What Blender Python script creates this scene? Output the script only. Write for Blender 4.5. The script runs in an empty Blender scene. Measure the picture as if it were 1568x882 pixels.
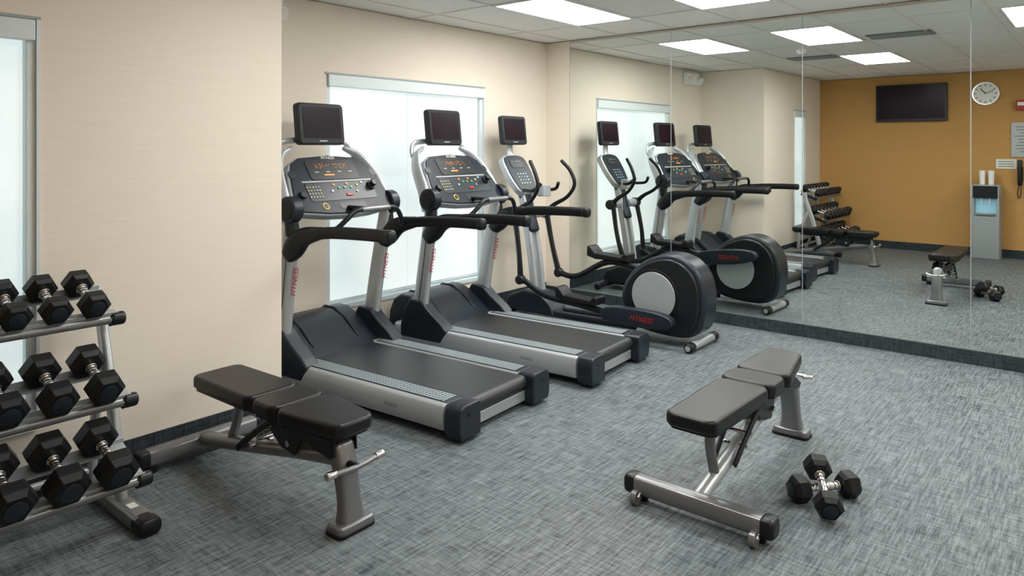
import bpy, bmesh, math, random
from mathutils import Vector, Matrix
random.seed(4)
scene = bpy.context.scene
COL = scene.collection

# ------------------------------------------------------------------ materials
def new_mat(name):
    m = bpy.data.materials.new(name); m.use_nodes = True
    nt = m.node_tree
    b = nt.nodes.get("Principled BSDF")
    return m, nt, b

def mat(name, col, rough=0.5, metal=0.0, noise=0.0, nscale=40.0, bump=0.0, emit=0.0, coat=0.0, spec=0.5):
    m, nt, b = new_mat(name)
    b.inputs["Base Color"].default_value = (*col, 1)
    b.inputs["Roughness"].default_value = rough
    b.inputs["Metallic"].default_value = metal
    b.inputs["Specular IOR Level"].default_value = spec
    if coat: b.inputs["Coat Weight"].default_value = coat
    if emit:
        b.inputs["Emission Color"].default_value = (*col, 1)
        b.inputs["Emission Strength"].default_value = emit
    if noise or bump:
        tc = nt.nodes.new("ShaderNodeTexCoord")
        nz = nt.nodes.new("ShaderNodeTexNoise"); nz.inputs["Scale"].default_value = nscale
        nz.inputs["Detail"].default_value = 4
        nt.links.new(tc.outputs["Object"], nz.inputs["Vector"])
        if noise:
            mx = nt.nodes.new("ShaderNodeMix"); mx.data_type = 'RGBA'
            mx.inputs[6].default_value = (*[c*(1-noise) for c in col], 1)
            mx.inputs[7].default_value = (*[min(1, c*(1+noise)) for c in col], 1)
            nt.links.new(nz.outputs["Fac"], mx.inputs[0])
            nt.links.new(mx.outputs[2], b.inputs["Base Color"])
        if bump:
            bp = nt.nodes.new("ShaderNodeBump"); bp.inputs["Strength"].default_value = bump
            bp.inputs["Distance"].default_value = 0.002
            nt.links.new(nz.outputs["Fac"], bp.inputs["Height"])
            nt.links.new(bp.outputs["Normal"], b.inputs["Normal"])
    return m

def streak_mat(name, c1, c2, scales, rough=0.9, bump=0.3, contrast=(0.35, 0.65), dist=0.003, spec=0.2):
    """woven look from directional noises"""
    m, nt, b = new_mat(name)
    b.inputs["Roughness"].default_value = rough
    b.inputs["Specular IOR Level"].default_value = spec
    tc = nt.nodes.new("ShaderNodeTexCoord")
    prev = None; wsum = 0
    for i, s in enumerate(scales):
        wgt = s[3] if len(s) > 3 else 1.0; wsum += wgt
        mp = nt.nodes.new("ShaderNodeMapping"); mp.inputs["Scale"].default_value = s[:3]
        mp.inputs["Location"].default_value = (i*3.7, i*1.3, 0)
        nz = nt.nodes.new("ShaderNodeTexNoise"); nz.inputs["Scale"].default_value = 1.0
        nz.inputs["Detail"].default_value = 3
        nt.links.new(tc.outputs["Object"], mp.inputs["Vector"])
        nt.links.new(mp.outputs["Vector"], nz.inputs["Vector"])
        ml = nt.nodes.new("ShaderNodeMath"); ml.operation = 'MULTIPLY'; ml.inputs[1].default_value = wgt
        nt.links.new(nz.outputs["Fac"], ml.inputs[0])
        if prev is None: prev = ml.outputs[0]
        else:
            ad = nt.nodes.new("ShaderNodeMath"); ad.operation = 'ADD'
            nt.links.new(prev, ad.inputs[0]); nt.links.new(ml.outputs[0], ad.inputs[1])
            prev = ad.outputs[0]
    dv = nt.nodes.new("ShaderNodeMath"); dv.operation = 'DIVIDE'; dv.inputs[1].default_value = wsum
    nt.links.new(prev, dv.inputs[0])
    mr = nt.nodes.new("ShaderNodeMapRange")
    mr.inputs["From Min"].default_value = contrast[0]; mr.inputs["From Max"].default_value = contrast[1]
    nt.links.new(dv.outputs[0], mr.inputs["Value"])
    mx = nt.nodes.new("ShaderNodeMix"); mx.data_type = 'RGBA'
    mx.inputs[6].default_value = (*c1, 1); mx.inputs[7].default_value = (*c2, 1)
    nt.links.new(mr.outputs["Result"], mx.inputs[0])
    nt.links.new(mx.outputs[2], b.inputs["Base Color"])
    bp = nt.nodes.new("ShaderNodeBump"); bp.inputs["Strength"].default_value = bump
    bp.inputs["Distance"].default_value = dist
    nt.links.new(mr.outputs["Result"], bp.inputs["Height"])
    nt.links.new(bp.outputs["Normal"], b.inputs["Normal"])
    return m

M = {}
M['carpet'] = streak_mat("carpet_woven", (0.022, 0.033, 0.041), (0.205, 0.238, 0.250),
                         [(6, 80, 1, 1.3), (70, 7, 1, .9), (18, 280, 1, 1.1), (260, 26, 1, .7), (1.2, 1.6, 1, .3)], contrast=(0.41, 0.585), rough=.56, spec=.40, bump=.2)
M['base'] = streak_mat("baseboard_carpet", (0.014, 0.020, 0.025), (0.050, 0.063, 0.073), [(8, 8, 120), (120, 120, 10)])
M['wall'] = streak_mat("wallcovering_cream", (0.755, 0.690, 0.590), (0.795, 0.730, 0.628),
                       [(3, 3, 150), (5, 5, 320)], rough=0.75, bump=0.05, dist=0.001)
M['orange'] = streak_mat("wallcovering_ochre", (0.48, 0.265, 0.090), (0.54, 0.31, 0.110),
                         [(3, 3, 130), (5, 5, 260)], rough=0.75, bump=0.06, dist=0.001)
M['silver'] = mat("silver_paint", (0.43, 0.46, 0.48), 0.32, 0.4, noise=0.03, nscale=300)
M['silver_l'] = mat("light_silver_paint", (0.42, 0.45, 0.475), 0.35, 0.3, noise=0.03, nscale=300)
M['frame'] = mat("metallic_frame_paint", (0.21, 0.215, 0.225), 0.30, 0.5, noise=0.04, nscale=300)
M['chrome'] = mat("brushed_chrome", (0.62, 0.61, 0.60), 0.2, 1.0, noise=0.03, nscale=200)
M['black'] = mat("black_plastic", (0.007, 0.009, 0.012), 0.38, noise=0.1, nscale=200, bump=0.05, spec=.38)
M['rubber'] = mat("black_rubber", (0.0055, 0.0065, 0.008), 0.45, noise=0.15, nscale=120, bump=0.12, spec=.32)
M['vinyl'] = mat("black_vinyl", (0.008, 0.008, 0.010), 0.38, noise=0.1, nscale=300, bump=0.12, spec=.34)
M['charcoal'] = mat("charcoal_plastic", (0.012, 0.018, 0.027), 0.36, noise=0.1, nscale=200, bump=0.04, spec=.40)
M['console'] = mat("console_face", (0.011, 0.017, 0.026), 0.38, noise=0.1, nscale=60, spec=.24)
M['greyp'] = mat("grey_plastic", (0.32, 0.35, 0.36), 0.4, noise=0.04, nscale=80)
M['belt'] = mat("treadmill_belt", (0.016, 0.019, 0.022), 0.40, noise=0.2, nscale=500, bump=0.2)
M['screen'] = mat("lcd_screen", (0.010, 0.003, 0.008), 0.25, noise=0.2, nscale=3, spec=.13)
M['red'] = mat("red_print", (0.36, 0.015, 0.015), 0.4, noise=0.05)
M['white'] = mat("white_plastic", (0.84, 0.84, 0.82), 0.4, noise=0.02)
M['paper'] = mat("paper_label", (0.75, 0.74, 0.70), 0.7, noise=0.04)
M['wframe'] = mat("window_frame_white", (0.68, 0.75, 0.77), 0.4, noise=0.02)
M['amber'] = mat("amber_led", (0.80, 0.25, 0.03), 0.4, noise=0.01, emit=0.22)
M['green'] = mat("green_button", (0.04, 0.42, 0.16), 0.4, noise=0.05, emit=0.1)
M['yellow'] = mat("yellow_button", (0.6, 0.48, 0.05), 0.4, noise=0.05)
M['bluewin'] = mat("dispenser_window", (0.30, 0.55, 0.70), 0.3, noise=0.1, emit=0.25)
M['dgrey'] = mat("dark_metal_vent", (0.17, 0.17, 0.17), 0.5, noise=0.1)
M['grout'] = mat("mirror_edge", (0.16, 0.20, 0.19), 0.3, noise=0.05)
M['tee'] = mat("ceiling_grid_metal", (0.74, 0.74, 0.72), 0.5, noise=0.02)

# perforated tread strip
m, nt, b = new_mat("foot_strip_grip"); M['strip'] = m
tc = nt.nodes.new("ShaderNodeTexCoord"); mp = nt.nodes.new("ShaderNodeMapping")
mp.inputs["Scale"].default_value = (40, 40, 40)
vo = nt.nodes.new("ShaderNodeTexVoronoi"); vo.voronoi_dimensions = '2D'
vo.inputs["Scale"].default_value = 1.0; vo.inputs["Randomness"].default_value = 0.0
rp = nt.nodes.new("ShaderNodeValToRGB")
rp.color_ramp.elements[0].position = 0.34; rp.color_ramp.elements[0].color = (0.03, 0.042, 0.05, 1)
rp.color_ramp.elements[1].position = 0.42; rp.color_ramp.elements[1].color = (0.30, 0.36, 0.38, 1)
nt.links.new(tc.outputs["Object"], mp.inputs[0]); nt.links.new(mp.outputs[0], vo.inputs["Vector"])
nt.links.new(vo.outputs["Distance"], rp.inputs[0]); nt.links.new(rp.outputs[0], b.inputs["Base Color"])
b.inputs["Roughness"].default_value = 0.45

# ceiling tile
m, nt, b = new_mat("acoustic_tile"); M['ceil'] = m
tc = nt.nodes.new("ShaderNodeTexCoord"); nz = nt.nodes.new("ShaderNodeTexNoise"); nz.inputs["Scale"].default_value = 120
nz.inputs["Detail"].default_value = 5
rp = nt.nodes.new("ShaderNodeValToRGB")
rp.color_ramp.elements[0].position = 0.35; rp.color_ramp.elements[0].color = (0.78, 0.775, 0.76, 1)
rp.color_ramp.elements[1].position = 0.55; rp.color_ramp.elements[1].color = (0.87, 0.865, 0.85, 1)
nt.links.new(tc.outputs["Object"], nz.inputs["Vector"]); nt.links.new(nz.outputs["Fac"], rp.inputs[0])
nt.links.new(rp.outputs[0], b.inputs["Base Color"]); b.inputs["Roughness"].default_value = 0.9

# mirror
m, nt, b = new_mat("mirror_glass"); M['mirror'] = m
b.inputs["Base Color"].default_value = (0.82, 0.86, 0.83, 1); b.inputs["Metallic"].default_value = 1
b.inputs["Roughness"].default_value = 0.0

def emis(name, col, s):
    m, nt, b = new_mat(name)
    b.inputs["Base Color"].default_value = (0.8, 0.8, 0.8, 1)
    b.inputs["Emission Color"].default_value = (*col, 1); b.inputs["Emission Strength"].default_value = s
    return m
M['panel'] = emis("light_diffuser", (1.0, 0.98, 0.945), 21.0)

# roller shade: glows with daylight
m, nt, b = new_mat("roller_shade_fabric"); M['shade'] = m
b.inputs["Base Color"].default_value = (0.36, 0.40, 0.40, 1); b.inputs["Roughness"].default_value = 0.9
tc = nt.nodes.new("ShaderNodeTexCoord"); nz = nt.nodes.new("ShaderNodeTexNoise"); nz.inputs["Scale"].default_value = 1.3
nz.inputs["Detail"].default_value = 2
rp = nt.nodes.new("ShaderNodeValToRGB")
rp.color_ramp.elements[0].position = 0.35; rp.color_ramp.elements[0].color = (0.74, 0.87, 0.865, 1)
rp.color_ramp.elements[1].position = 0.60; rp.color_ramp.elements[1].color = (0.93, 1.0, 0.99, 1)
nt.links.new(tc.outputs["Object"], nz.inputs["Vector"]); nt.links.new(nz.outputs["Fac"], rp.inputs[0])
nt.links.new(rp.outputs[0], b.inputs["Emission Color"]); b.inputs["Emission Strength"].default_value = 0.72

# ------------------------------------------------------------------ geometry helpers
def empty(name, loc=(0, 0, 0), rz=0.0):
    e = bpy.data.objects.new(name, None); COL.objects.link(e)
    e.location = loc; e.rotation_euler = (0, 0, rz); e.empty_display_size = 0.1
    return e

def finish(bm, name, material, parent=None, bevel=0.0, seg=3, smooth=True, ang=40):
    bmesh.ops.recalc_face_normals(bm, faces=bm.faces)
    me = bpy.data.meshes.new(name); bm.to_mesh(me); bm.free()
    o = bpy.data.objects.new(name, me); COL.objects.link(o)
    if material: me.materials.append(material)
    if smooth:
        for p in me.polygons: p.use_smooth = True
        if not bevel: me.set_sharp_from_angle(angle=math.radians(ang))
    if bevel:
        md = o.modifiers.new("bevel", 'BEVEL'); md.width = bevel; md.segments = seg
        md.limit_method = 'ANGLE'; md.angle_limit = math.radians(35); md.harden_normals = True
    if parent: o.parent = parent
    return o

def box(name, c, s, material, parent=None, bevel=0.0, rot=None):
    bm = bmesh.new(); bmesh.ops.create_cube(bm, size=1.0)
    bmesh.ops.scale(bm, vec=s, verts=bm.verts)
    if rot: bmesh.ops.rotate(bm, matrix=Matrix.Rotation(rot[0], 3, rot[1]), verts=bm.verts)
    bmesh.ops.translate(bm, vec=c, verts=bm.verts)
    return finish(bm, name, material, parent, bevel, smooth=bevel > 0)

def mmbox(name, a, b_, material, parent=None, bevel=0.0):
    c = [(a[i]+b_[i])/2 for i in range(3)]; s = [abs(b_[i]-a[i]) for i in range(3)]
    return box(name, c, s, material, parent, bevel)

def cyl(name, p1, p2, r, material, parent=None, r2=None, seg=28, bevel=0.0):
    p1, p2 = Vector(p1), Vector(p2); d = p2-p1
    bm = bmesh.new()
    bmesh.ops.create_cone(bm, cap_ends=True, segments=seg, radius1=r, radius2=r if r2 is None else r2, depth=d.length)
    q = Vector((0, 0, 1)).rotation_difference(d.normalized())
    bmesh.ops.rotate(bm, matrix=q.to_matrix(), verts=bm.verts)
    bmesh.ops.translate(bm, vec=(p1+p2)/2, verts=bm.verts)
    return finish(bm, name, material, parent, bevel, seg=2)

def cr(pts, n=6, closed=False):
    P = [Vector(p) for p in pts]; out = []
    N = len(P)
    rng = range(N) if closed else range(N-1)
    for i in rng:
        if closed: p0, p1, p2, p3 = P[(i-1) % N], P[i], P[(i+1) % N], P[(i+2) % N]
        else:
            p1, p2 = P[i], P[i+1]
            p0 = P[i-1] if i > 0 else p1*2-p2
            p3 = P[i+2] if i+2 < N else p2*2-p1
        for k in range(n):
            t = k/n
            out.append(0.5*((2*p1)+(p2-p0)*t+(2*p0-5*p1+4*p2-p3)*t*t+(3*p1-p0-3*p2+p3)*t**3))
    if not closed: out.append(P[-1])
    return out

def sweep(name, pts, a, b_, material, parent=None, ref=None, n=6, sides=20, ex=2.0, cap=True):
    """sweep (super)elliptical section; a = half size along ref axis, b = other half size; a/b scalars or per-point lists"""
    P3 = [Vector(p) for p in pts]
    la = a if isinstance(a, (list, tuple)) else [a]*len(P3)
    lb = b_ if isinstance(b_, (list, tuple)) else [b_]*len(P3)
    C = cr(P3, n) if len(P3) > 2 else [P3[0].lerp(P3[1], t) for t in (0, .25, .5, .75, 1)]
    AB = cr([(la[i], lb[i], 0) for i in range(len(P3))], n) if len(P3) > 2 else [Vector((la[0]+(la[1]-la[0])*t, lb[0]+(lb[1]-lb[0])*t, 0)) for t in (0, .25, .5, .75, 1)]
    if ref is None:
        ch = (P3[-1]-P3[0]); ch = ch.normalized() if ch.length > 1e-6 else Vector((0, 1, 0))
        ref = min([Vector((1, 0, 0)), Vector((0, 1, 0)), Vector((0, 0, 1))], key=lambda v: abs(v.dot(ch)))
    ref = Vector(ref)
    bm = bmesh.new(); rings = []
    T = []
    for i in range(len(C)):
        t = (C[min(i+1, len(C)-1)]-C[max(i-1, 0)]).normalized(); T.append(t)
    data = []
    prev = ref
    for i in range(len(C)):
        s = ref-T[i]*ref.dot(T[i])
        if s.length < 0.25: s = prev-T[i]*prev.dot(T[i])
        s.normalize(); prev = s
        data.append((C[i], AB[i].x, AB[i].y, s, T[i].cross(s)))
    if cap:
        for end in (0, -1):
            c, aa, bb, s, q = data[end]; t = T[end]*(-1 if end == 0 else 1); m_ = min(aa, bb)
            ext = [(c+t*m_*0.25, aa*0.93, bb*0.93, s, q), (c+t*m_*0.42, aa*0.75, bb*0.75, s, q)]
            if end == 0: data = ext[::-1]+data
            else: data = data+ext
    for c, aa, bb, s, q in data:
        ring = []
        for k in range(sides):
            th = 2*math.pi*k/sides; cx, sy = math.cos(th), math.sin(th)
            cx = math.copysign(abs(cx)**(2/ex), cx); sy = math.copysign(abs(sy)**(2/ex), sy)
            ring.append(bm.verts.new(c+s*aa*cx+q*bb*sy))
        rings.append(ring)
    for i in range(len(rings)-1):
        for k in range(sides):
            bm.faces.new((rings[i][k], rings[i][(k+1) % sides], rings[i+1][(k+1) % sides], rings[i+1][k]))
    bm.faces.new(rings[0]); bm.faces.new(rings[-1])
    return finish(bm, name, material, parent, ang=50)

def prism(name, poly, plane, lo, hi, material, parent=None, bevel=0.0, mtx=None, smooth2=0):
    """plane: 'yz' extruded in x, 'xz' extruded in y, 'xy' extruded in z"""
    if smooth2: poly = [(p.x, p.y) for p in cr([(p[0], p[1], 0) for p in poly], smooth2, True)]
    def mp(a, b_, e):
        return {'yz': (e, a, b_), 'xz': (a, e, b_), 'xy': (a, b_, e)}[plane]
    bm = bmesh.new()
    v1 = [bm.verts.new(mp(p[0], p[1], lo)) for p in poly]; v2 = [bm.verts.new(mp(p[0], p[1], hi)) for p in poly]
    n = len(poly)
    bm.faces.new(v1); bm.faces.new(v2[::-1])
    for i in range(n): bm.faces.new((v1[i], v1[(i+1) % n], v2[(i+1) % n], v2[i]))
    if mtx: bmesh.ops.transform(bm, matrix=mtx, verts=bm.verts)
    return finish(bm, name, material, parent, bevel)

def rrect(w, h, r, n=5, cx=0, cy=0):
    out = []
    for (ox, oy, a0) in ((1, 1, 0), (-1, 1, 90), (-1, -1, 180), (1, -1, 270)):
        for k in range(n+1):
            a = math.radians(a0+90*k/n)
            out.append((cx+ox*(w/2-r)+r*math.cos(a), cy+oy*(h/2-r)+r*math.sin(a)))
    return out

def text(name, s, size, material, parent, mtx):
    c = bpy.data.curves.new(name, 'FONT'); c.body = s; c.size = size; c.extrude = 0.0008
    c.align_x = 'CENTER'; c.align_y = 'CENTER'; c.shear = 0.3
    o = bpy.data.objects.new(name, c); COL.objects.link(o); c.materials.append(material)
    o.parent = parent; o.matrix_local = mtx
    return o

def basis(o, x, y, z):
    m = Matrix.Identity(4)
    for i, v in enumerate((x, y, z)):
        v = Vector(v).normalized()
        for r in range(3): m[r][i] = v[r]
    for r in range(3): m[r][3] = o[r]
    return m

# ------------------------------------------------------------------ room constants
H = 2.74; XM = 6.27; YW = 4.74; YF = 3.78; XE = 2.40; XO = -0.15; YB = -2.2
T = 0.15
W1 = (3.41, 5.25); ZW = (0.33, 2.19)     # far window
W2 = (0.60, 1.135)                       # near window

mmbox("floor", (XO-T, YB-T, -0.1), (XM+T, YW+T, 0), M['carpet'])
mmbox("ceiling", (XO-T, YB-T, H+0.006), (XM+T, YW+T, H+0.12), M['ceil'])
grid = empty("ceiling_grid", (0, 0, 0))
gx0, gy0 = 5.53, 3.20
xs = [gx0+1.22*k for k in range(-5, 1)]; ys = [gy0+0.61*k for k in range(-9, 3)]
for i, x in enumerate(xs):
    if XO < x < XM: mmbox(f"tee_x{i}", (x-0.012, YB, H-0.001), (x+0.012, YW if x > XE else YF, H+0.006), M['tee'], grid)
for i, y in enumerate(ys):
    if YB < y < YW: mmbox(f"tee_y{i}", (XO if y < YF else XE, y-0.012, H-0.0015), (XM, y+0.012, H+0.0055), M['tee'], grid)

def wall_with_window(name, y, x0, x1, w, mtl):
    e = empty(name)
    mmbox("wall_left_part", (x0, y, 0), (w[0], y+T, H), mtl, e)
    mmbox("wall_right_part", (w[1], y, 0), (x1, y+T, H), mtl, e)
    mmbox("wall_under", (w[0], y, 0), (w[1], y+T, ZW[0]), mtl, e)
    mmbox("wall_over", (w[0], y, ZW[1]), (w[1], y+T, H), mtl, e)
wall_with_window("wall_window_far", YW, XE-0.0, XM+T, W1, M['wall'])
wall_with_window("wall_window_near", YF, XO-T, XE, W2, M['wall'])
mmbox("wall_step", (XE-T, YF+T, 0), (XE, YW+T, H), M['wall'])
mmbox("wall_mirror", (XM, YB-T, 0), (XM+T, YW, H), M['wall'])
mmbox("wall_ochre", (XO-T, YB-T, 0), (XO, YF, H), M['orange'])
mmbox("wall_back", (XO, YB-T, 0), (XM, YB, H), M['wall'])
bh = 0.14
mmbox("baseboard_near", (XO+0.012, YF-0.012, 0), (XE+0.012, YF, bh), M['base'])
mmbox("baseboard_step", (XE, YF, 0), (XE+0.012, YW-0.012, bh), M['base'])
mmbox("baseboard_far", (XE, YW-0.012, 0), (XM-0.012, YW, bh), M['base'])
mmbox("baseboard_mirror", (XM-0.014, YB+0.012, 0), (XM, YW, 0.105), M['base'])
mmbox("baseboard_ochre", (XO, YB+0.012, 0), (XO+0.012, YF-0.012, 0.12), M['base'])
mmbox("baseboard_back", (XO, YB, 0), (XM, YB+0.012, bh), M['base'])

# windows
def window(name, w, y, split):
    e = empty(name)
    z0, z1 = ZW
    mmbox("frame_left", (w[0], y+0.01, z0), (w[0]+0.04, y+0.09, z1), M['wframe'], e, 0.004)
    mmbox("frame_right", (w[1]-0.04, y+0.01, z0), (w[1], y+0.09, z1), M['wframe'], e, 0.004)
    mmbox("sill", (w[0], y-0.015, z0-0.02), (w[1], y+0.09, z0+0.02), M['wframe'], e, 0.004)
    mmbox("head_frame", (w[0], y+0.01, z1-0.03), (w[1], y+0.09, z1), M['wframe'], e, 0.004)
    mmbox("shade_valance", (w[0]+0.01, y-0.02, z1-0.10), (w[1]-0.01, y+0.03, z1-0.005), M['wframe'], e, 0.006)
    mmbox("outer_trim", (w[0]-0.015, y-0.008, z1-0.002), (w[1]+0.015, y+0.01, z1+0.012), M['greyp'], e)
    mmbox("trim_side", (w[1]-0.002, y-0.008, z0), (w[1]+0.012, y+0.01, z1), M['wframe'], e)
    if split:
        mid = w[0]+(w[1]-w[0])*0.48
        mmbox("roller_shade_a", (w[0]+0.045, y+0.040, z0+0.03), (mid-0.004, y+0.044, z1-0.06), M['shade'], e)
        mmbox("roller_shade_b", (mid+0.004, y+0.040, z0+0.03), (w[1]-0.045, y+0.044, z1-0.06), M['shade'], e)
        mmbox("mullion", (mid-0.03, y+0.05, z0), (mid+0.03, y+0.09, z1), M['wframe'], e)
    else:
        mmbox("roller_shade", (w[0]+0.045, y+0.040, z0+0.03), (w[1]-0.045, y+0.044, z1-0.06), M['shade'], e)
    mmbox("hem_bar", (w[0]+0.045, y+0.034, z0+0.03), (w[1]-0.045, y+0.05, z0+0.055), M['wframe'], e, 0.003)
    mmbox("outside_closure", (w[0], y+0.10, z0), (w[1], y+0.13, z1), M['wframe'], e)
window("window_1", W1, YW, True)
window("window_2", W2, YF, False)

# mirror panels
mir = empty("wall_mirror_panels")
ed = [4.42, 3.235, 2.01, 0.795, -0.42, -1.6]
for i in range(len(ed)-1):
    mmbox(f"mirror_panel_{i+1}", (XM-0.006, ed[i+1]+0.003, 0.105), (XM-0.0005, ed[i]-0.003, H-0.02), M['mirror'], mir)
    mmbox(f"mirror_seam_{i+1}", (XM-0.004, ed[i]-0.003, 0.105), (XM-0.0002, ed[i]+0.003, H-0.02), M['greyp'], mir)
mmbox("mirror_channel", (XM-0.010, ed[-1], 0.100), (XM-0.0003, ed[0], 0.112), M['grout'], mir)
mmbox("mirror_top_channel", (XM-0.010, ed[-1], H-0.026), (XM-0.0003, ed[0], H-0.016), M['chrome'], mir)

# ceiling light troffers
for (x, y) in ((4.31, 3.20), (4.31, 1.98), (4.31, 0.10), (1.95, 1.98), (1.0, -1.0), (4.31, -1.2)):
    e = empty("ceiling_light_panel", (x, y, 0))
    mmbox("diffuser", (0.03, 0.03, H-0.003), (1.19, 0.58, H+0.004), M['panel'], e)
    for nm, a, c in (("rim_a", (0, 0), (1.22, 0.03)), ("rim_b", (0, 0.58), (1.22, 0.61)), ("rim_c", (0, 0.03), (0.03, 0.58)), ("rim_d", (1.19, 0.03), (1.22, 0.58))):
        mmbox(nm, (a[0], a[1], H-0.006), (c[0], c[1], H+0.005), M['tee'], e)
for (x, y) in ((4.35, 1.33), (3.0, 2.58)):
    e = empty("ceiling_air_vent", (x, y, 0))
    mmbox("vent_plate", (0, 0, H-0.006), (0.30, 0.58, H+0.004), M['dgrey'], e)
    for k in range(7): mmbox(f"slat_{k}", (0.02+0.04*k, 0.02, H-0.012), (0.03+0.04*k, 0.56, H-0.005), M['greyp'], e)
e = empty("smoke_detector", (4.0, 2.75, H))
cyl("body", (0, 0, -0.035), (0, 0, 0.004), 0.05, M['white'], e, r2=0.06)
cyl("cap", (0, 0, -0.05), (0, 0, -0.034), 0.03, M['white'], e, r2=0.045)

# ------------------------------------------------------------------ treadmill
def treadmill(loc, rz):
    E = empty("treadmill", loc, rz)
    mmbox("deck_frame", (-0.31, 0.10, 0.045), (0.31, 1.85, 0.15), M['charcoal'], E, 0.01)
    mmbox("running_belt", (-0.257, 0.06, 0.165), (0.257, 1.5, 0.192), M['belt'], E, 0.008)
    cyl("rear_roller", (-0.257, 0.062, 0.146), (0.257, 0.062, 0.146), 0.046, M['belt'], E, seg=40)
    mmbox("rear_cross_panel", (-0.30, 0.035, 0.035), (0.30, 0.075, 0.10), M['silver'], E, 0.006)
    for s in (-1, 1):
        prof = [(s*.262, .05), (s*.262, .186), (s*.272, .198), (s*.405, .198), (s*.428, .186), (s*.440, .150), (s*.440, .09), (s*.425, .05)]
        prism(f"side_rail_{s}", prof, 'xz', 0.10, 1.80, M['silver_l'], E, 0.006)
        lo, hi = (.274, .405) if s > 0 else (-.405, -.274)
        mmbox(f"foot_strip_edge_{s}", (lo, 0.10, 0.196), (hi, 1.36, 0.2005), M['charcoal'], E, 0.002)
        mmbox(f"foot_strip_{s}", (lo+.010, 0.13, 0.199), (hi-.008, 1.34, 0.2025), M['strip'], E)
        prof2 = [(s*.260, .02), (s*.260, .192), (s*.275, .207), (s*.405, .206), (s*.432, .192), (s*.446, .155), (s*.446, .06), (s*.43, .02)]
        prism(f"rear_end_cap_{s}", prof2, 'xz', -0.03, 0.085, M['charcoal'], E, 0.012)
        cyl(f"cap_screw_{s}", (s*.365, -.034, .15), (s*.365, -.028, .15), .008, M['black'], E)
        cyl(f"levelling_foot_{s}", (s*.35, .12, 0), (s*.35, .12, .05), .025, M['rubber'], E)
        cyl(f"front_wheel_{s}", (s*.33-.02, 1.75, .045), (s*.33+.02, 1.75, .045), .045, M['rubber'], E)
        prism(f"upright_boot_{s}", [(1.24, .195), (1.30, .25), (1.42, .33), (1.50, .40), (1.62, .41), (1.68, .32), (1.72, .19), (1.72, .1), (1.3, .1)],
              'yz', s*.335, s*.448, M['charcoal'], E, 0.014)
        sweep(f"upright_{s}", [(s*.40, 1.56, .22), (s*.405, 1.50, .6), (s*.415, 1.43, 1.0), (s*.42, 1.41, 1.14)], .036, [.068, .064, .058, .05], M['silver'], E, ref=(1, 0, 0), ex=2.8)
        sweep(f"upright_seam_{s}", [(s*.437, 1.545, .30), (s*.442, 1.48, .65), (s*.451, 1.425, .98)], .002, .004, M['charcoal'], E, ref=(1, 0, 0))
        sweep(f"elbow_{s}", [(s*.42, 1.44, .90), (s*.425, 1.38, .96), (s*.43, 1.28, 1.03), (s*.43, 1.12, 1.065)], [.046, .05, .046, .036], [.06, .078, .062, .04], M['black'], E, ref=(1, 0, 0), ex=2.6)
        sweep(f"hand_rail_{s}", [(s*.43, 1.22, 1.05), (s*.43, 1.0, 1.075), (s*.43, .7, 1.085), (s*.43, .50, 1.085)], .034, .038, M['rubber'], E, ref=(1, 0, 0), ex=2.6)
        sweep(f"rail_end_ring_{s}", [(s*.43, .525, 1.085), (s*.43, .50, 1.085)], .037, .041, M['black'], E, ref=(1, 0, 0), ex=2.6)
        cyl(f"console_pod_{s}", (s*.40, 1.40, 1.20), (s*.48, 1.40, 1.20), .088, M['charcoal'], E, bevel=.012, seg=40)
        cyl(f"console_pod_face_{s}", (s*.475, 1.40, 1.20), (s*.487, 1.40, 1.20), .064, M['black'], E, bevel=.004, seg=40)
        sweep(f"pod_neck_{s}", [(s*.43, 1.40, 1.04), (s*.43, 1.41, 1.14)], .042, .05, M['black'], E, ref=(1, 0, 0))
        sweep(f"console_side_trim_{s}", [(s*.445, 1.43, 1.12), (s*.445, 1.47, 1.26), (s*.415, 1.57, 1.43), (s*.345, 1.64, 1.545), (s*.24, 1.67, 1.60)],
              [.026, .030, .028, .024, .016], [.055, .055, .05, .038, .02], M['silver'], E, ref=(1, 0, 0))
    prism("motor_hood", [(1.36, .185), (1.42, .21), (1.50, .26), (1.62, .355), (1.72, .40), (1.82, .405), (1.90, .36), (1.95, .25), (1.95, .07), (1.36, .07)],
          'yz', -.345, .345, M['charcoal'], E, 0.02)
    for k in (-1, 1):
        prism(f"hood_ridge_{k}", [(1.46, .24), (1.60, .352), (1.72, .413), (1.84, .413), (1.9, .36), (1.8, .3), (1.5, .2)], 'yz', k*.20-.012, k*.20+.012, M['black'], E, .006)
    # console
    ang = math.atan2(.81, .58)
    MT = Matrix.Translation((0, 1.33, 1.175)) @ Matrix.Rotation(ang, 4, 'X')
    out = [(-.405, .0), (-.2, -.03), (0, -.04), (.2, -.03), (.405, .0), (.432, .06), (.425, .16), (.385, .31), (.34, .40), (.26, .445), (0, .465), (-.26, .445), (-.34, .40), (-.385, .31), (-.425, .16), (-.432, .06)]
    prism("console_body", [(x*1.0, y) for x, y in out], 'xy', -.075, 0, M['silver'], E, .02, MT)
    prism("console_face", [(x*.965, y*.96+.008) for x, y in out], 'xy', -.01, .008, M['console'], E, .006, MT)
    prism("display_bezel", rrect(.44, .17, .03, cy=.33), 'xy', .006, .013, M['black'], E, .002, MT)
    prism("grey_inlay", rrect(.62, .012, .005, cy=.235), 'xy', .006, .010, M['greyp'], E, 0, MT)
    for i in range(26):
        for j in range(3):
            if random.random() < .4:
                prism(f"led_{i}_{j}", rrect(.006, .006, .002, 1, cx=-.14+i*.0112, cy=.345+j*.014), 'xy', .012, .0145, M['amber'], E, 0, MT)
    prism("display_window", rrect(.09, .012, .004, cx=-.05, cy=.285), 'xy', .012, .014, M['amber'], E, 0, MT)
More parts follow.
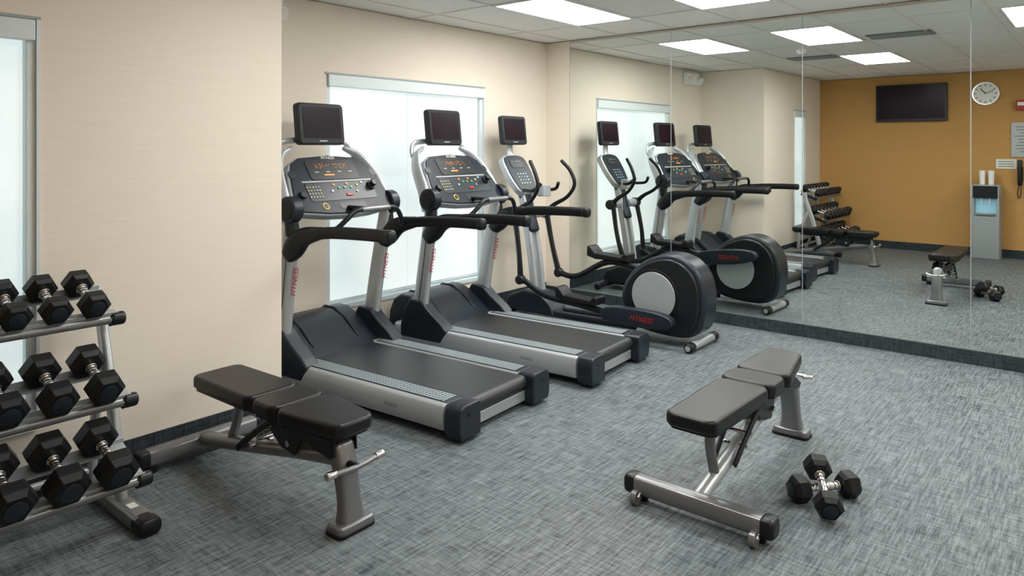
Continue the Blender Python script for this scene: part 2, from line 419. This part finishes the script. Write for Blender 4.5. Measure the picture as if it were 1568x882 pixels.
    for k in range(4):
        prism(f"label_{k}", rrect(.035, .008, .002, cx=-.15+k*.10, cy=.310), 'xy', .012, .0140, M['greyp'], E, 0, MT)
    prism("lower_panel", rrect(.60, .15, .03, cy=.15), 'xy', .006, .011, M['charcoal'], E, .002, MT)
    for i in range(5):
        for j in range(4):
            x = -.29+i*.024; y = .11+j*.026
            cyl(f"key_{i}_{j}", MT @ Vector((x, y, .008)), MT @ Vector((x, y, .015)), .0062, M['greyp'] if (i+2*j) % 4 else M['yellow'], E, seg=12)
    for i, (x, y, k) in enumerate(((-.02, .175, 'green'), (.03, .175, 'green'), (.09, .175, 'green'), (.15, .19, 'yellow'), (-.06, .2, 'amber'), (.13, .14, 'greyp'), (.2, .21, 'bluewin'), (.06, .205, 'amber'), (-.09, .15, 'bluewin'))):
        cyl(f"button_{i}", MT @ Vector((x, y, .010)), MT @ Vector((x, y, .017)), .009, M[k], E, seg=16)
    prism("stop_button", rrect(.06, .020, .009, cx=.05, cy=.115), 'xy', .009, .018, M['red'], E, .003, MT)
    cyl("start_ring", MT @ Vector((-.20, .035, .004)), MT @ Vector((-.20, .035, .012)), .026, M['yellow'], E, seg=24)
    cyl("start_ring_inner", MT @ Vector((-.20, .035, .008)), MT @ Vector((-.20, .035, .014)), .019, M['black'], E, seg=24)
    prism("tray_well", rrect(.24, .05, .02, cx=.04, cy=.03), 'xy', .007, .010, M['black'], E, 0, MT)
    for s in (-1, 1):
        cyl(f"ear_disc_{s}", MT @ Vector((s*.36, .30, .004)), MT @ Vector((s*.36, .30, .010)), .03, M['charcoal'], E)
    cyl("speed_joystick_base", MT @ Vector((.28, .18, .005)), MT @ Vector((.28, .18, .03)), .035, M['black'], E, bevel=.006)
    cyl("speed_joystick", MT @ Vector((.28, .18, .02)), MT @ Vector((.28, .18, .06)), .024, M['black'], E, bevel=.006)
    cyl("incline_joystick_base", MT @ Vector((-.35, .13, .005)), MT @ Vector((-.35, .13, .03)), .028, M['black'], E, bevel=.006)
    text("console_label", "FITNESS", .034, M['paper'], E, MT @ Matrix.Translation((0, .430, .0100)))
    sweep("pulse_grip_bar", [(-.42, 1.24, 1.045), (-.31, 1.14, 1.07), (-.24, 1.09, 1.14), (-.17, 1.08, 1.19), (0, 1.08, 1.195), (.17, 1.08, 1.19), (.24, 1.09, 1.14), (.31, 1.14, 1.07), (.42, 1.24, 1.045)],
          .017, .017, M['black'], E)
    sweep("grip_sensor", [(-.12, 1.08, 1.194), (.12, 1.08, 1.194)], .0195, .0195, M['frame'], E)
    sweep("grip_bracket", [(0, 1.10, 1.19), (0, 1.22, 1.19), (0, 1.36, 1.19)], .03, .014, M['black'], E, ref=(1, 0, 0))
    # monitor
    MM = Matrix.Translation((0, 1.63, 1.775)) @ Matrix.Rotation(math.radians(84), 4, 'X')
    prism("monitor_housing", rrect(.41, .30, .03), 'xy', -.055, .0, M['black'], E, .01, MM)
    prism("monitor_back", rrect(.30, .20, .03), 'xy', -.085, -.05, M['black'], E, .01, MM)
    prism("monitor_bezel", rrect(.395, .285, .025), 'xy', -.002, .006, M['rubber'], E, .003, MM)
    prism("monitor_screen", rrect(.335, .225, .004, cy=.008), 'xy', .005, .008, M['screen'], E, 0, MM)
    prism("monitor_badge", rrect(.07, .007, .002, cy=-.124), 'xy', .005, .008, M['silver'], E, 0, MM)
    sweep("monitor_hoop", [(-.33, 1.66, 1.48), (-.345, 1.69, 1.57), (-.30, 1.71, 1.635), (-.20, 1.715, 1.655), (0, 1.715, 1.66), (.20, 1.715, 1.655), (.30, 1.71, 1.635), (.345, 1.69, 1.57), (.33, 1.66, 1.48)],
          .014, .022, M['silver'], E, ref=(0, 1, 0))
    sweep("monitor_arm", [(0, 1.715, 1.64), (0, 1.71, 1.75)], .05, .016, M['charcoal'], E, ref=(1, 0, 0))
    for s in (-1, 1):
        d = Vector((0, -.13, .78)).normalized()
        text(f"upright_letters_{s}", "FITNESS", .055, M['red'], E, basis((s*.41, 1.402, .72), d, (-1, 0, 0), d.cross(Vector((-1, 0, 0)))))
    text("side_letters", "FITNESS", .03, M['dgrey'], E, basis((-.4408, .50, .12), (0, -1, 0), (0, 0, 1), (-1, 0, 0)))
    return E

treadmill((3.215, 2.735, 0), math.radians(4.2))
treadmill((4.42, 2.69, 0), math.radians(4.2))

# ------------------------------------------------------------------ elliptical
def elliptical(loc, rz):
    E = empty("elliptical_trainer", loc, rz)
    hp = [(0, .25), (-.01, .42), (.03, .58), (.13, .69), (.27, .735), (.42, .71), (.56, .64), (.68, .52), (.74, .38), (.72, .24), (.64, .13), (.48, .08), (.20, .07), (.05, .13)]
    prism("flywheel_housing", hp, 'yz', -.13, .13, M['charcoal'], E, .035, smooth2=4)
    hp2 = [(.40+(a-.40)*.90, .39+(c-.39)*.90) for a, c in hp]
    prism("housing_side_shell", hp2, 'yz', -.155, .155, M['black'], E, .02, smooth2=4)
    for s in (-1, 1):
        cyl(f"disc_ring_{s}", (s*.13, .42, .39), (s*.160, .42, .39), .215, M['rubber'], E, seg=56, bevel=.004)
        cyl(f"disc_{s}", (s*.15, .42, .39), (s*.170, .42, .39), .195, M['greyp'], E, seg=56, bevel=.004)
        zc = .215 if s < 0 else .52
        yc = .46 if s < 0 else .42
        cyl(f"crank_peg_{s}", (s*.165, yc-.04, zc+.03*(1 if s < 0 else 0)), (s*.22, yc-.04, zc+.03*(1 if s < 0 else 0)), .028, M['black'], E)
        rl = [(-.28, -.04), (-.31, .0), (-.28, .045), (-.15, .072), (.10, .076), (.27, .062), (.34, .025), (.34, -.03), (.27, -.065), (-.1, -.070)]
        tilt = .0 if s < 0 else -.12
        prism(f"pedal_arm_cover_{s}", [(yc+.04+a*math.cos(tilt)-c*math.sin(tilt), zc+a*math.sin(tilt)+c*math.cos(tilt)) for a, c in rl], 'yz', s*.215, s*.30, M['charcoal'], E, .015, smooth2=3)
        text(f"cover_letters_{s}", "FITNESS", .06, M['red'], E, basis((s*.3015, yc+.0, zc), (0, s, 0), (0, 0, 1), (s, 0, 0)))
        sweep(f"pedal_link_{s}", [(s*.255, yc+.33, zc), (s*.25, 1.1, zc+.03), (s*.255, 1.45, .28 if s < 0 else .38), (s*.265, 1.70, .40)], .022, .028, M['black'], E, ref=(1, 0, 0))
        pz = zc+.09
        prism(f"foot_pedal_{s}", [(.86, pz-.03), (.86, pz+.035), (.90, pz+.04), (.93, pz+.005), (1.20, pz+.02), (1.25, pz+.075), (1.285, pz+.085), (1.29, pz-.01), (1.2, pz-.035)], 'yz', s*.255-.075, s*.255+.075, M['rubber'], E, .01)
        dy = .02 if s < 0 else -.04
        sweep(f"swing_arm_lower_{s}", [(s*.265, 1.70+dy, .38), (s*.265, 1.74, .65), (s*.25, 1.80, .97)], [.02, .02, .022], [.034, .026, .03], M['black'], E, ref=(1, 0, 0))
        cyl(f"swing_arm_joint_{s}", (s*.265-.035, 1.70+dy, .39), (s*.265+.035, 1.70+dy, .39), .042, M['black'], E, bevel=.008)
        cyl(f"swing_pivot_{s}", (s*.08, 1.82, .97), (s*.29, 1.82, .97), .045, M['silver'], E, bevel=.008)
        cyl(f"swing_pivot_cap_{s}", (s*.22, 1.82, .97), (s*.30, 1.82, .97), .055, M['black'], E, bevel=.01)
        sweep(f"swing_handle_{s}", [(s*.26, 1.81, .97), (s*.27, 1.72, 1.05), (s*.285, 1.58, 1.13), (s*.295, 1.50, 1.25), (s*.285, 1.54, 1.38), (s*.25, 1.62, 1.48)], [.024, .02, .018, .018, .018, .017], [.03, .022, .018, .018, .018, .017], M['rubber'], E, ref=(1, 0, 0))
        sweep(f"fixed_grip_{s}", [(s*.05, 1.86, 1.20), (s*.13, 1.76, 1.20), (s*.17, 1.64, 1.21), (s*.14, 1.58, 1.27)], .016, .016, M['rubber'], E)
        sweep(f"base_rail_{s}", [(s*.10, .62, .10), (s*.09, 1.2, .085), (s*.06, 1.95, .08)], .024, .03, M['charcoal'], E, ref=(1, 0, 0), ex=3)
    sweep("front_stabiliser", [(-.30, 1.98, .045), (-.15, 1.98, .06), (.15, 1.98, .06), (.30, 1.98, .045)], .035, .04, M['charcoal'], E, ref=(0, 1, 0))
    sweep("rear_stabiliser", [(-.21, .07, .040), (.21, .07, .040)], .036, .034, M['silver'], E, ref=(0, 1, 0))
    for s in (-1, 1):
        sweep(f"stabiliser_end_{s}", [(s*.19, .07, .040), (s*.25, .07, .040)], .040, .038, M['rubber'], E, ref=(0, 1, 0))
        cyl(f"stabiliser_bolt_{s}", (s*.262, .07, .04), (s*.268, .07, .04), .022, M['greyp'], E)
    prism("front_shroud", [(1.45, .06), (1.50, .16), (1.62, .25), (1.80, .27), (1.98, .2), (2.05, .06)], 'yz', -.12, .12, M['charcoal'], E, .02)
    for s in (-1, 1):
        sweep(f"mast_{s}", [(s*.055, 1.70, .15), (s*.055, 1.76, .6), (s*.05, 1.85, 1.05), (s*.04, 1.90, 1.25)], .027, .04, M['silver'], E, ref=(1, 0, 0), ex=2.6)
    sweep("mast_cover", [(0, 1.78, .82), (0, 1.84, 1.0), (0, 1.88, 1.18)], .075, .05, M['charcoal'], E, ref=(1, 0, 0), ex=2.6)
    prism("bottle_holder", rrect(.12, .09, .02, cx=.10, cy=1.72), 'xy', 1.14, 1.25, M['greyp'], E, .008)
    ang = math.radians(58)
    MT = Matrix.Translation((0, 1.84, 1.22)) @ Matrix.Rotation(ang, 4, 'X')
    o = [(-.12, -.04), (0, -.06), (.12, -.04), (.17, .08), (.185, .22), (.16, .35), (0, .38), (-.16, .35), (-.185, .22), (-.17, .08)]
    prism("console_body", o, 'xy', -.07, 0, M['silver'], E, .02, MT, smooth2=3)
    prism("console_face", [(x*.9, .16+(y-.16)*.92) for x, y in o], 'xy', -.01, .008, M['console'], E, .004, MT, smooth2=3)
    prism("console_display", rrect(.20, .10, .02, cy=.27), 'xy', .006, .012, M['black'], E, 0, MT)
    for i in range(9):
        for j in range(3):
            if random.random() < .6: prism(f"led_{i}_{j}", rrect(.010, .008, .002, 1, cx=-.07+i*.017, cy=.25+j*.02), 'xy', .011, .0135, M['greyp'], E, 0, MT)
    for i in range(4):
        for j in range(4): cyl(f"key_{i}_{j}", MT @ Vector((-.06+i*.04, .05+j*.034, .006)), MT @ Vector((-.06+i*.04, .05+j*.034, .012)), .007, M['greyp'] if (i*j) % 3 else M['bluewin'], E, seg=12)
    MM = Matrix.Translation((0, 2.0, 1.775)) @ Matrix.Rotation(math.radians(84), 4, 'X')
    prism("monitor_housing", rrect(.37, .28, .03), 'xy', -.055, .0, M['black'], E, .01, MM)
    prism("monitor_screen", rrect(.30, .205, .004, cy=.008), 'xy', -.002, .003, M['screen'], E, 0, MM)
    prism("monitor_badge", rrect(.07, .007, .002, cy=-.115), 'xy', -.002, .003, M['silver'], E, 0, MM)
    sweep("monitor_arm", [(0, 1.98, 1.42), (0, 2.06, 1.55), (0, 2.06, 1.74)], .045, .018, M['silver'], E, ref=(1, 0, 0))
    return E
elliptical((5.43, 2.46, 0), math.radians(1.0))

# ------------------------------------------------------------------ benches
def bench(loc, rz, pads, tilt_seat=0.0, taper=0.27, hw=.13, ring=False, pw=1.0):
    """local: x from post (0) to wide base (1.2); pads=(x0 seat end, x1, x2, x3 back end)"""
    E = empty("weight_bench", loc, rz)
    zt = .405
    x0, x1, x2, x3 = pads
    def pad(nm, xa, xb, wa, wb, tilt=0.0, lift=0.0):
        wa *= pw; wb *= pw
        L = xb-xa; r = .05
        pts = [(0.0+r*.6, -wa/2), (L-r*.6, -wb/2), (L-.004, -wb/2+r*.5), (L, -wb/2+r), (L, wb/2-r), (L-.004, wb/2-r*.5), (L-r*.6, wb/2), (r*.6, wa/2), (.004, wa/2-r*.5), (0, wa/2-r), (0, -wa/2+r), (.004, -wa/2+r*.5)]
        mt = Matrix.Translation((xa, 0, zt+lift)) @ Matrix.Rotation(tilt, 4, 'Y')
        prism(nm, pts, 'xy', 0, .062, M['vinyl'], E, .024, mt)
        pts2 = [(.02+(p[0])*(L-.04)/L, p[1]*.93) for p in pts]
        prism(nm+"_board", pts2, 'xy', -.012, .012, M['rubber'], E, .003, mt)
    pad("seat_pad", x0, x1-.008, .21, .30, tilt_seat, .035 if tilt_seat else 0)
    pad("middle_pad", x1+.004, x2-.008, .29, .29)
    pad("back_pad", x2+.004, x3, .28, taper)
    for s in (-1, 1):
        sweep(f"pad_rail_{s}", [(x0+.10, s*.055, .375), (x3-.12, s*.055, .375)], .014, .018, M['black'], E, ref=(0, 1, 0), ex=4)
    sweep("post", [(0, 0, .035), (.01, 0, .12), (.035, 0, .24), (.07, 0, .33)], [.062, .05, .05, .052], [.04, .034, .038, .045], M['frame'], E, ref=(0, 1, 0), ex=3.5)
    prism("post_foot", rrect(.105, .19, .03), 'xy', 0, .045, M['frame'], E, .012)
    prism("post_foot_sole", rrect(.115, .20, .03), 'xy', 0, .016, M['rubber'], E, .004)
    if ring:
        sweep("main_beam", [(.05, 0, .345), (.35, 0, .29), (.8, 0, .175), (1.18, 0, .085)], .034, .030, M['silver'], E, ref=(0, 1, 0), ex=2.2)
    else:
        sweep("main_beam", [(.03, 0, .285), (.35, 0, .235), (.8, 0, .15), (1.18, 0, .085)], .040, .032, M['frame'], E, ref=(0, 1, 0), ex=2.6)
    sweep("base_bar", [(1.2, -.30, .072), (1.2, .30, .072)], .042, .040, M['frame'], E, ref=(1, 0, 0), ex=4, cap=False)
    for s in (-1, 1):
        sweep(f"base_bar_cap_{s}", [(1.2, s*.295, .072), (1.2, s*.325, .072)], .044, .042, M['black'], E, ref=(1, 0, 0), ex=4)
        cyl(f"wheel_{s}", (1.255, s*.27-.014, .032), (1.255, s*.27+.014, .032), .032, M['frame'], E, bevel=.004)
        cyl(f"foot_pad_{s}", (1.19, s*.27, 0), (1.19, s*.27, .04), .026, M['rubber'], E)
        sweep(f"wheel_bracket_{s}", [(1.22, s*.27, .06), (1.255, s*.27, .035)], .02, .010, M['chrome'], E, ref=(0, 1, 0))
    if ring:
        sweep("carry_loop", [(-.01, -.06, .33), (-.06, -.085, .32), (-.095, -.05, .31), (-.10, 0, .308), (-.095, .05, .31), (-.06, .085, .32), (-.01, .06, .33)], .011, .011, M['chrome'], E)
    else:
        sweep("handle_bar", [(-.035, -hw, .275), (-.045, 0, .27), (-.035, hw, .275)], .012, .012, M['frame'], E)
        for s in (-1, 1): sweep(f"handle_knob_{s}", [(-.035, s*(hw-.02), .275), (-.034, s*(hw+.015), .276)], .017, .017, M['chrome'], E)
        sweep("handle_stem", [(-.045, 0, .27), (.03, 0, .27)], .02, .014, M['black'], E, ref=(0, 1, 0))
    xm = (x1+x2)/2
    for s in (-1, 1):
        prism(f"hinge_plate_{s}", [(xm-.20, .385), (xm+.12, .385), (xm+.10, .33), (xm-.02, .25), (xm-.12, .235), (xm-.16, .30)], 'xz', s*.044, s*.052, M['black'], E, .002)
        sweep(f"back_strut_{s}", [(xm+.02, s*.062, .37), (xm+.22, s*.055, .24), (xm+.34, s*.05, .15)], .008, .016, M['black'], E, ref=(0, 1, 0), ex=4)
        prism(f"seat_plate_{s}", [(x0+.08, .395), (x1-.02, .395), (x1-.06, .33), (.06, .29), (.03, .31)], 'xz', s*.054, s*.062, M['black'], E, .002)
    for k in range(4):
        cyl(f"ladder_pin_{k}", (xm+.05+.055*k, -.06, .33-.045*k), (xm+.05+.055*k, .06, .33-.045*k), .009, M['chrome'], E, seg=12)
    sweep("back_support_tube", [(x3-.28, 0, .385), (x3-.22, 0, .30), (1.02, 0, .13)] if x3 > 1.2 else [(x3-.22, 0, .385), (.86, 0, .28), (.92, 0, .15)], .022, .018, M['frame'], E, ref=(0, 1, 0), ex=3)
    cyl("axle_bolt", (xm-.1, -.075, .29), (xm-.1, .075, .29), .014, M['chrome'], E)
    return E
bench((1.890, 2.46, 0), math.radians(91.5), (-.045, .345, .545, 1.08))
bench((4.09, 1.37, 0), math.radians(180), (.10, .47, .68, 1.29), tilt_seat=math.radians(6), taper=.25, ring=True, pw=.94)

# ------------------------------------------------------------------ hex dumbbells
def dumbbell_mesh(name, r, t, grip):
    bm = bmesh.new()
    def add(seg, r1, r2, z0, z1, mi, rot=0.0):
        res = bmesh.ops.create_cone(bm, cap_ends=True, segments=seg, radius1=r1, radius2=r2, depth=z1-z0,
                                    matrix=Matrix.Translation((0, 0, (z0+z1)/2)) @ Matrix.Rotation(rot, 4, 'Z'))
        fs = set()
        for v in res['verts']:
            for f in v.link_faces: fs.add(f)
        for f in fs: f.material_index = mi; f.smooth = seg > 8
    g = grip/2
    for s in (-1, 1):
        a, b_ = (g, g+t) if s > 0 else (-g-t, -g)
        c = t*.22
        add(6, r, r, a+c, b_-c, 0, 0)
        add(6, r*.74, r, a, a+c, 0, 0)
        add(6, r, r*.74, b_-c, b_, 0, 0)
        z0, z1 = (g+t, g+t+.003) if s > 0 else (-g-t-.003, -g-t)
        add(28, r*.5, r*.46, z0, z1, 1)
        add(20, .024, .020, min(s*g, s*(g-.016)), max(s*g, s*(g-.016)), 2)
    zs = [-g, -g*.6, -g*.25, g*.25, g*.6, g]; rs = [.0145, .0165, .0185, .0185, .0165, .0145]
    for i in range(5): add(20, rs[i], rs[i+1], zs[i], zs[i+1], 2)
    me = bpy.data.meshes.new(name); bm.to_mesh(me); bm.free()
    me.materials.append(M['rubber']); me.materials.append(M['charcoal']); me.materials.append(M['chrome'])
    return me
DM = {'s': dumbbell_mesh("dumbbell_small", .064, .075, .125), 'm': dumbbell_mesh("dumbbell_medium", .075, .092, .125),
      'l': dumbbell_mesh("dumbbell_large", .082, .10, .125), 'f': dumbbell_mesh("dumbbell_floor", .062, .082, .165)}
def dumbbell(kind, loc, axis, roll=0.0):
    o = bpy.data.objects.new("hex_dumbbell", DM[kind]); COL.objects.link(o)
    q = Vector((0, 0, 1)).rotation_difference(Vector(axis).normalized())
    o.rotation_mode = 'QUATERNION'
    o.rotation_quaternion = q @ Matrix.Rotation(roll, 3, 'Z').to_quaternion()
    o.location = loc
    md = o.modifiers.new("bevel", 'BEVEL'); md.width = .004; md.segments = 2; md.limit_method = 'ANGLE'; md.angle_limit = math.radians(28)
    return o

# ------------------------------------------------------------------ rack
R = empty("dumbbell_rack", (0, 0, 0))
tiers = [(3.42, .865, 's', .147), (3.29, .530, 'm', .175), (3.15, .228, 'l', .182)]
xl, xr = .05, 1.335
tl = math.radians(20)
for i, (y, z, k, sp) in enumerate(tiers):
    ca, sa = math.cos(tl), math.sin(tl)
    for j, off in enumerate((0.0, .185)):
        yy, zz = y+off*ca, z+off*sa
        mt = Matrix.Translation((0, yy, zz)) @ Matrix.Rotation(tl, 4, 'X')
        prism(f"tier{i}_rail{j}", [(-.028, 0), (.028, 0), (.028, .006), (-.022, .006), (-.022, .02), (-.028, .02)] if j == 0 else [(-.028, 0), (.028, 0), (.028, .03), (.022, .03), (.022, .006), (-.028, .006)],
              'yz', xl, xr, M['silver'], R, .001, mt)
    sweep(f"tier{i}_tube", [(xl, y-.02, z-.022), (xr, y-.02, z-.022)], .02, .02, M['frame'], R, cap=False)
    sweep(f"tier{i}_cap", [(xr-.02, y-.02, z-.022), (xr+.018, y-.02, z-.022)], .026, .030, M['black'], R)
    for x in (xl+.02, xr-.03):
        sweep(f"tier{i}_bracket_{x:.1f}", [(x, y-.03, z-.03), (x, y+.21*ca, z+.21*sa-.03)], .008, .024, M['black'], R, ref=(1, 0, 0), ex=4)
    rad = {'s': .064, 'm': .075, 'l': .082}[k]; ap = rad*math.cos(math.radians(30))
    n = int((xr-xl-.06)/sp)
    for q in range(n):
        cx = xr-.100-.010*i-q*sp
        mid = .185/2
        cy = y+mid*ca-(ap+.008)*sa; cz = z+mid*sa+(ap+.008)*ca
        dumbbell(k, (cx, cy, cz), (0, ca, sa), math.radians(30))
for x in (xl+.02, xr-.012):
    sweep(f"upright_{x:.1f}", [(x, 3.56, .92), (x, 3.54, .80), (x, 3.44, .50), (x, 3.36, .20), (x, 3.33, .05)], .022, .034, M['silver'], R, ref=(1, 0, 0), ex=2.5)
    sweep(f"rear_leg_{x:.1f}", [(x, 3.50, .66), (x, 3.62, .35), (x, 3.66, .05)], .02, .024, M['silver'], R, ref=(1, 0, 0), ex=2.5)
    sweep(f"foot_{x:.1f}", [(x, 3.10, .035), (x, 3.68, .035)], .045, .033, M['frame'], R, ref=(1, 0, 0), ex=4)
    sweep(f"foot_cap_{x:.1f}", [(x, 3.05, .034), (x, 3.12, .035)], .048, .034, M['rubber'], R, ref=(1, 0, 0), ex=3)
sweep("back_brace", [(xl+.02, 3.655, .10), (xr-.03, 3.655, .10)], .018, .018, M['silver'], R)
box("foot_label", (xr-.012, 3.22, .0695), (.035, .05, .002), M['paper'], R)

# floor dumbbells
dumbbell('f', (3.43, 1.005, .0545), (.17, -.14, 0), math.radians(30))
dumbbell('f', (3.345, .985, .098), Vector((.31, .16, .085)), math.radians(30))

# ------------------------------------------------------------------ ochre wall items
tv = empty("wall_television", (XO, 2.40, 2.31))
box("housing", (.05, 0, 0), (.06, .99, .58), M['black'], tv, .008)
box("screen", (.0815, 0, .01), (.003, .94, .52), M['screen'], tv)
box("mount", (.012, 0, 0), (.024, .3, .2), M['dgrey'], tv)
ck = empty("wall_clock", (XO, 1.42, 2.41))
cyl("rim", (0.0, 0, 0), (.04, 0, 0), .175, M['chrome'], ck, seg=48, bevel=.006)
cyl("dial", (.035, 0, 0), (.044, 0, 0), .155, M['white'], ck, seg=48)
for k in range(12):
    a = k*math.pi/6
    box(f"mark_{k}", (.0455, .128*math.sin(a), .128*math.cos(a)), (.002, .010, .028), M['black'], ck, rot=(-a, 'X'))
box("hour_hand", (.047, .03, .035), (.002, .012, .10), M['black'], ck, rot=(-.7, 'X'))
box("minute_hand", (.049, -.045, .02), (.002, .008, .13), M['black'], ck, rot=(1.15, 'X'))

wc = empty("water_cooler", (XO, 1.39, 0))
prism("cabinet_lower", [(.03, 0), (.34, 0), (.35, .02), (.35, .62), (.03, .62)], 'xz', -.17, .17, M['greyp'], wc, .01)
prism("cabinet_upper", [(.03, .60), (.35, .60), (.25, .66), (.25, .86), (.35, .90), (.35, 1.04), (.32, 1.07), (.03, 1.07)], 'xz', -.17, .17, M['greyp'], wc, .01)
for s in (-1, 1): mmbox(f"niche_cheek_{s}", (.2, s*.17, .6), (.345, s*.135, .92), M['greyp'], wc, .004)
mmbox("niche_back", (.245, -.13, .66), (.256, .13, .86), M['bluewin'], wc)
mmbox("control_panel", (.345, -.15, .88), (.358, .15, 1.055), M['black'], wc, .003)
for s in (-1, 1): cyl(f"tap_{s}", (.30, s*.05, .80), (.30, s*.05, .88), .012, M['white'], wc)
mmbox("drip_tray", (.25, -.11, .63), (.36, .11, .645), M['dgrey'], wc, .003)
for i, s in enumerate((-1, 1)):
    e = empty("paper_cup_stack", (XO+.18, 1.39+s*.055, 1.07))
    cyl("cups", (0, 0, 0), (0, 0, .2), .034, M['white'], e, r2=.040)
    for k in range(5): cyl(f"cup_rim_{k}", (0, 0, .12+k*.02), (0, 0, .125+k*.02), .043, M['white'], e)
sg = empty("wall_notice_sign", (XO, 1.17, 1.37))
box("plate", (.0055, 0, 0), (.011, .25, .14), M['paper'], sg, .002)
for k in range(3): box(f"line_{k}", (.0118, 0, .035-.035*k), (.001, .19, .012), M['dgrey'], sg)
ph = empty("wall_phone", (XO, 1.00, 1.24))
box("cradle", (.02, 0, -.02), (.04, .07, .22), M['black'], ph, .01)
sweep("handset", [(.06, 0, .18), (.075, 0, .12), (.085, 0, 0), (.075, 0, -.12), (.06, 0, -.17)], [.03, .028, .018, .028, .03], [.02, .018, .014, .018, .02], M['black'], ph, ref=(0, 1, 0))
sweep("cord", [(.05, .01, -.16), (.05, .03, -.30), (.045, .01, -.36), (.03, -.01, -.28), (.02, 0, -.12)], .006, .006, M['black'], ph)
ns = empty("wall_rules_board", (XO, .91, 1.72))
box("board", (.0075, 0, 0), (.015, .40, .50), M['silver'], ns, .003)
for k in range(9): box(f"text_line_{k}", (.0156, .02*(k % 2), .19-.045*k), (.001, .28-.05*(k % 3), .012), M['dgrey'], ns)
fa = empty("fire_alarm", (XO, .99, 2.22))
box("housing", (.03, 0, 0), (.06, .12, .15), M['red'], fa, .008)
box("strobe", (.066, 0, .02), (.02, .08, .05), M['white'], fa, .006)
el = empty("emergency_light", (2.79, YW, 2.61))
box("battery_case", (0, -.04, 0), (.38, .08, .17), M['white'], el, .012)
for s in (-1, 1):
    cyl(f"lamp_{s}", (s*.14, -.075, -.02), (s*.15, -.13, -.035), .055, M['white'], el, bevel=.006)
    cyl(f"lens_{s}", (s*.15, -.129, -.035), (s*.1505, -.134, -.036), .045, M['paper'], el)

# ------------------------------------------------------------------ camera and light
cam = bpy.data.cameras.new("camera"); co = bpy.data.objects.new("camera", cam); COL.objects.link(co)
cam.sensor_width = 36; cam.lens = 36*1100/1568; cam.shift_y = -(441-227)/1568
co.location = (0, 0, 1.6); co.rotation_euler = (math.radians(90), 0, math.radians(39.8-90))
cam.clip_start = .02
scene.camera = co
w = bpy.data.worlds.new("world"); scene.world = w; w.use_nodes = True
w.node_tree.nodes["Background"].inputs[0].default_value = (.8, .9, 1, 1); w.node_tree.nodes["Background"].inputs[1].default_value = .5
scene.view_settings.view_transform = 'Standard'
scene.view_settings.look = 'None'
scene.view_settings.exposure = 0.06
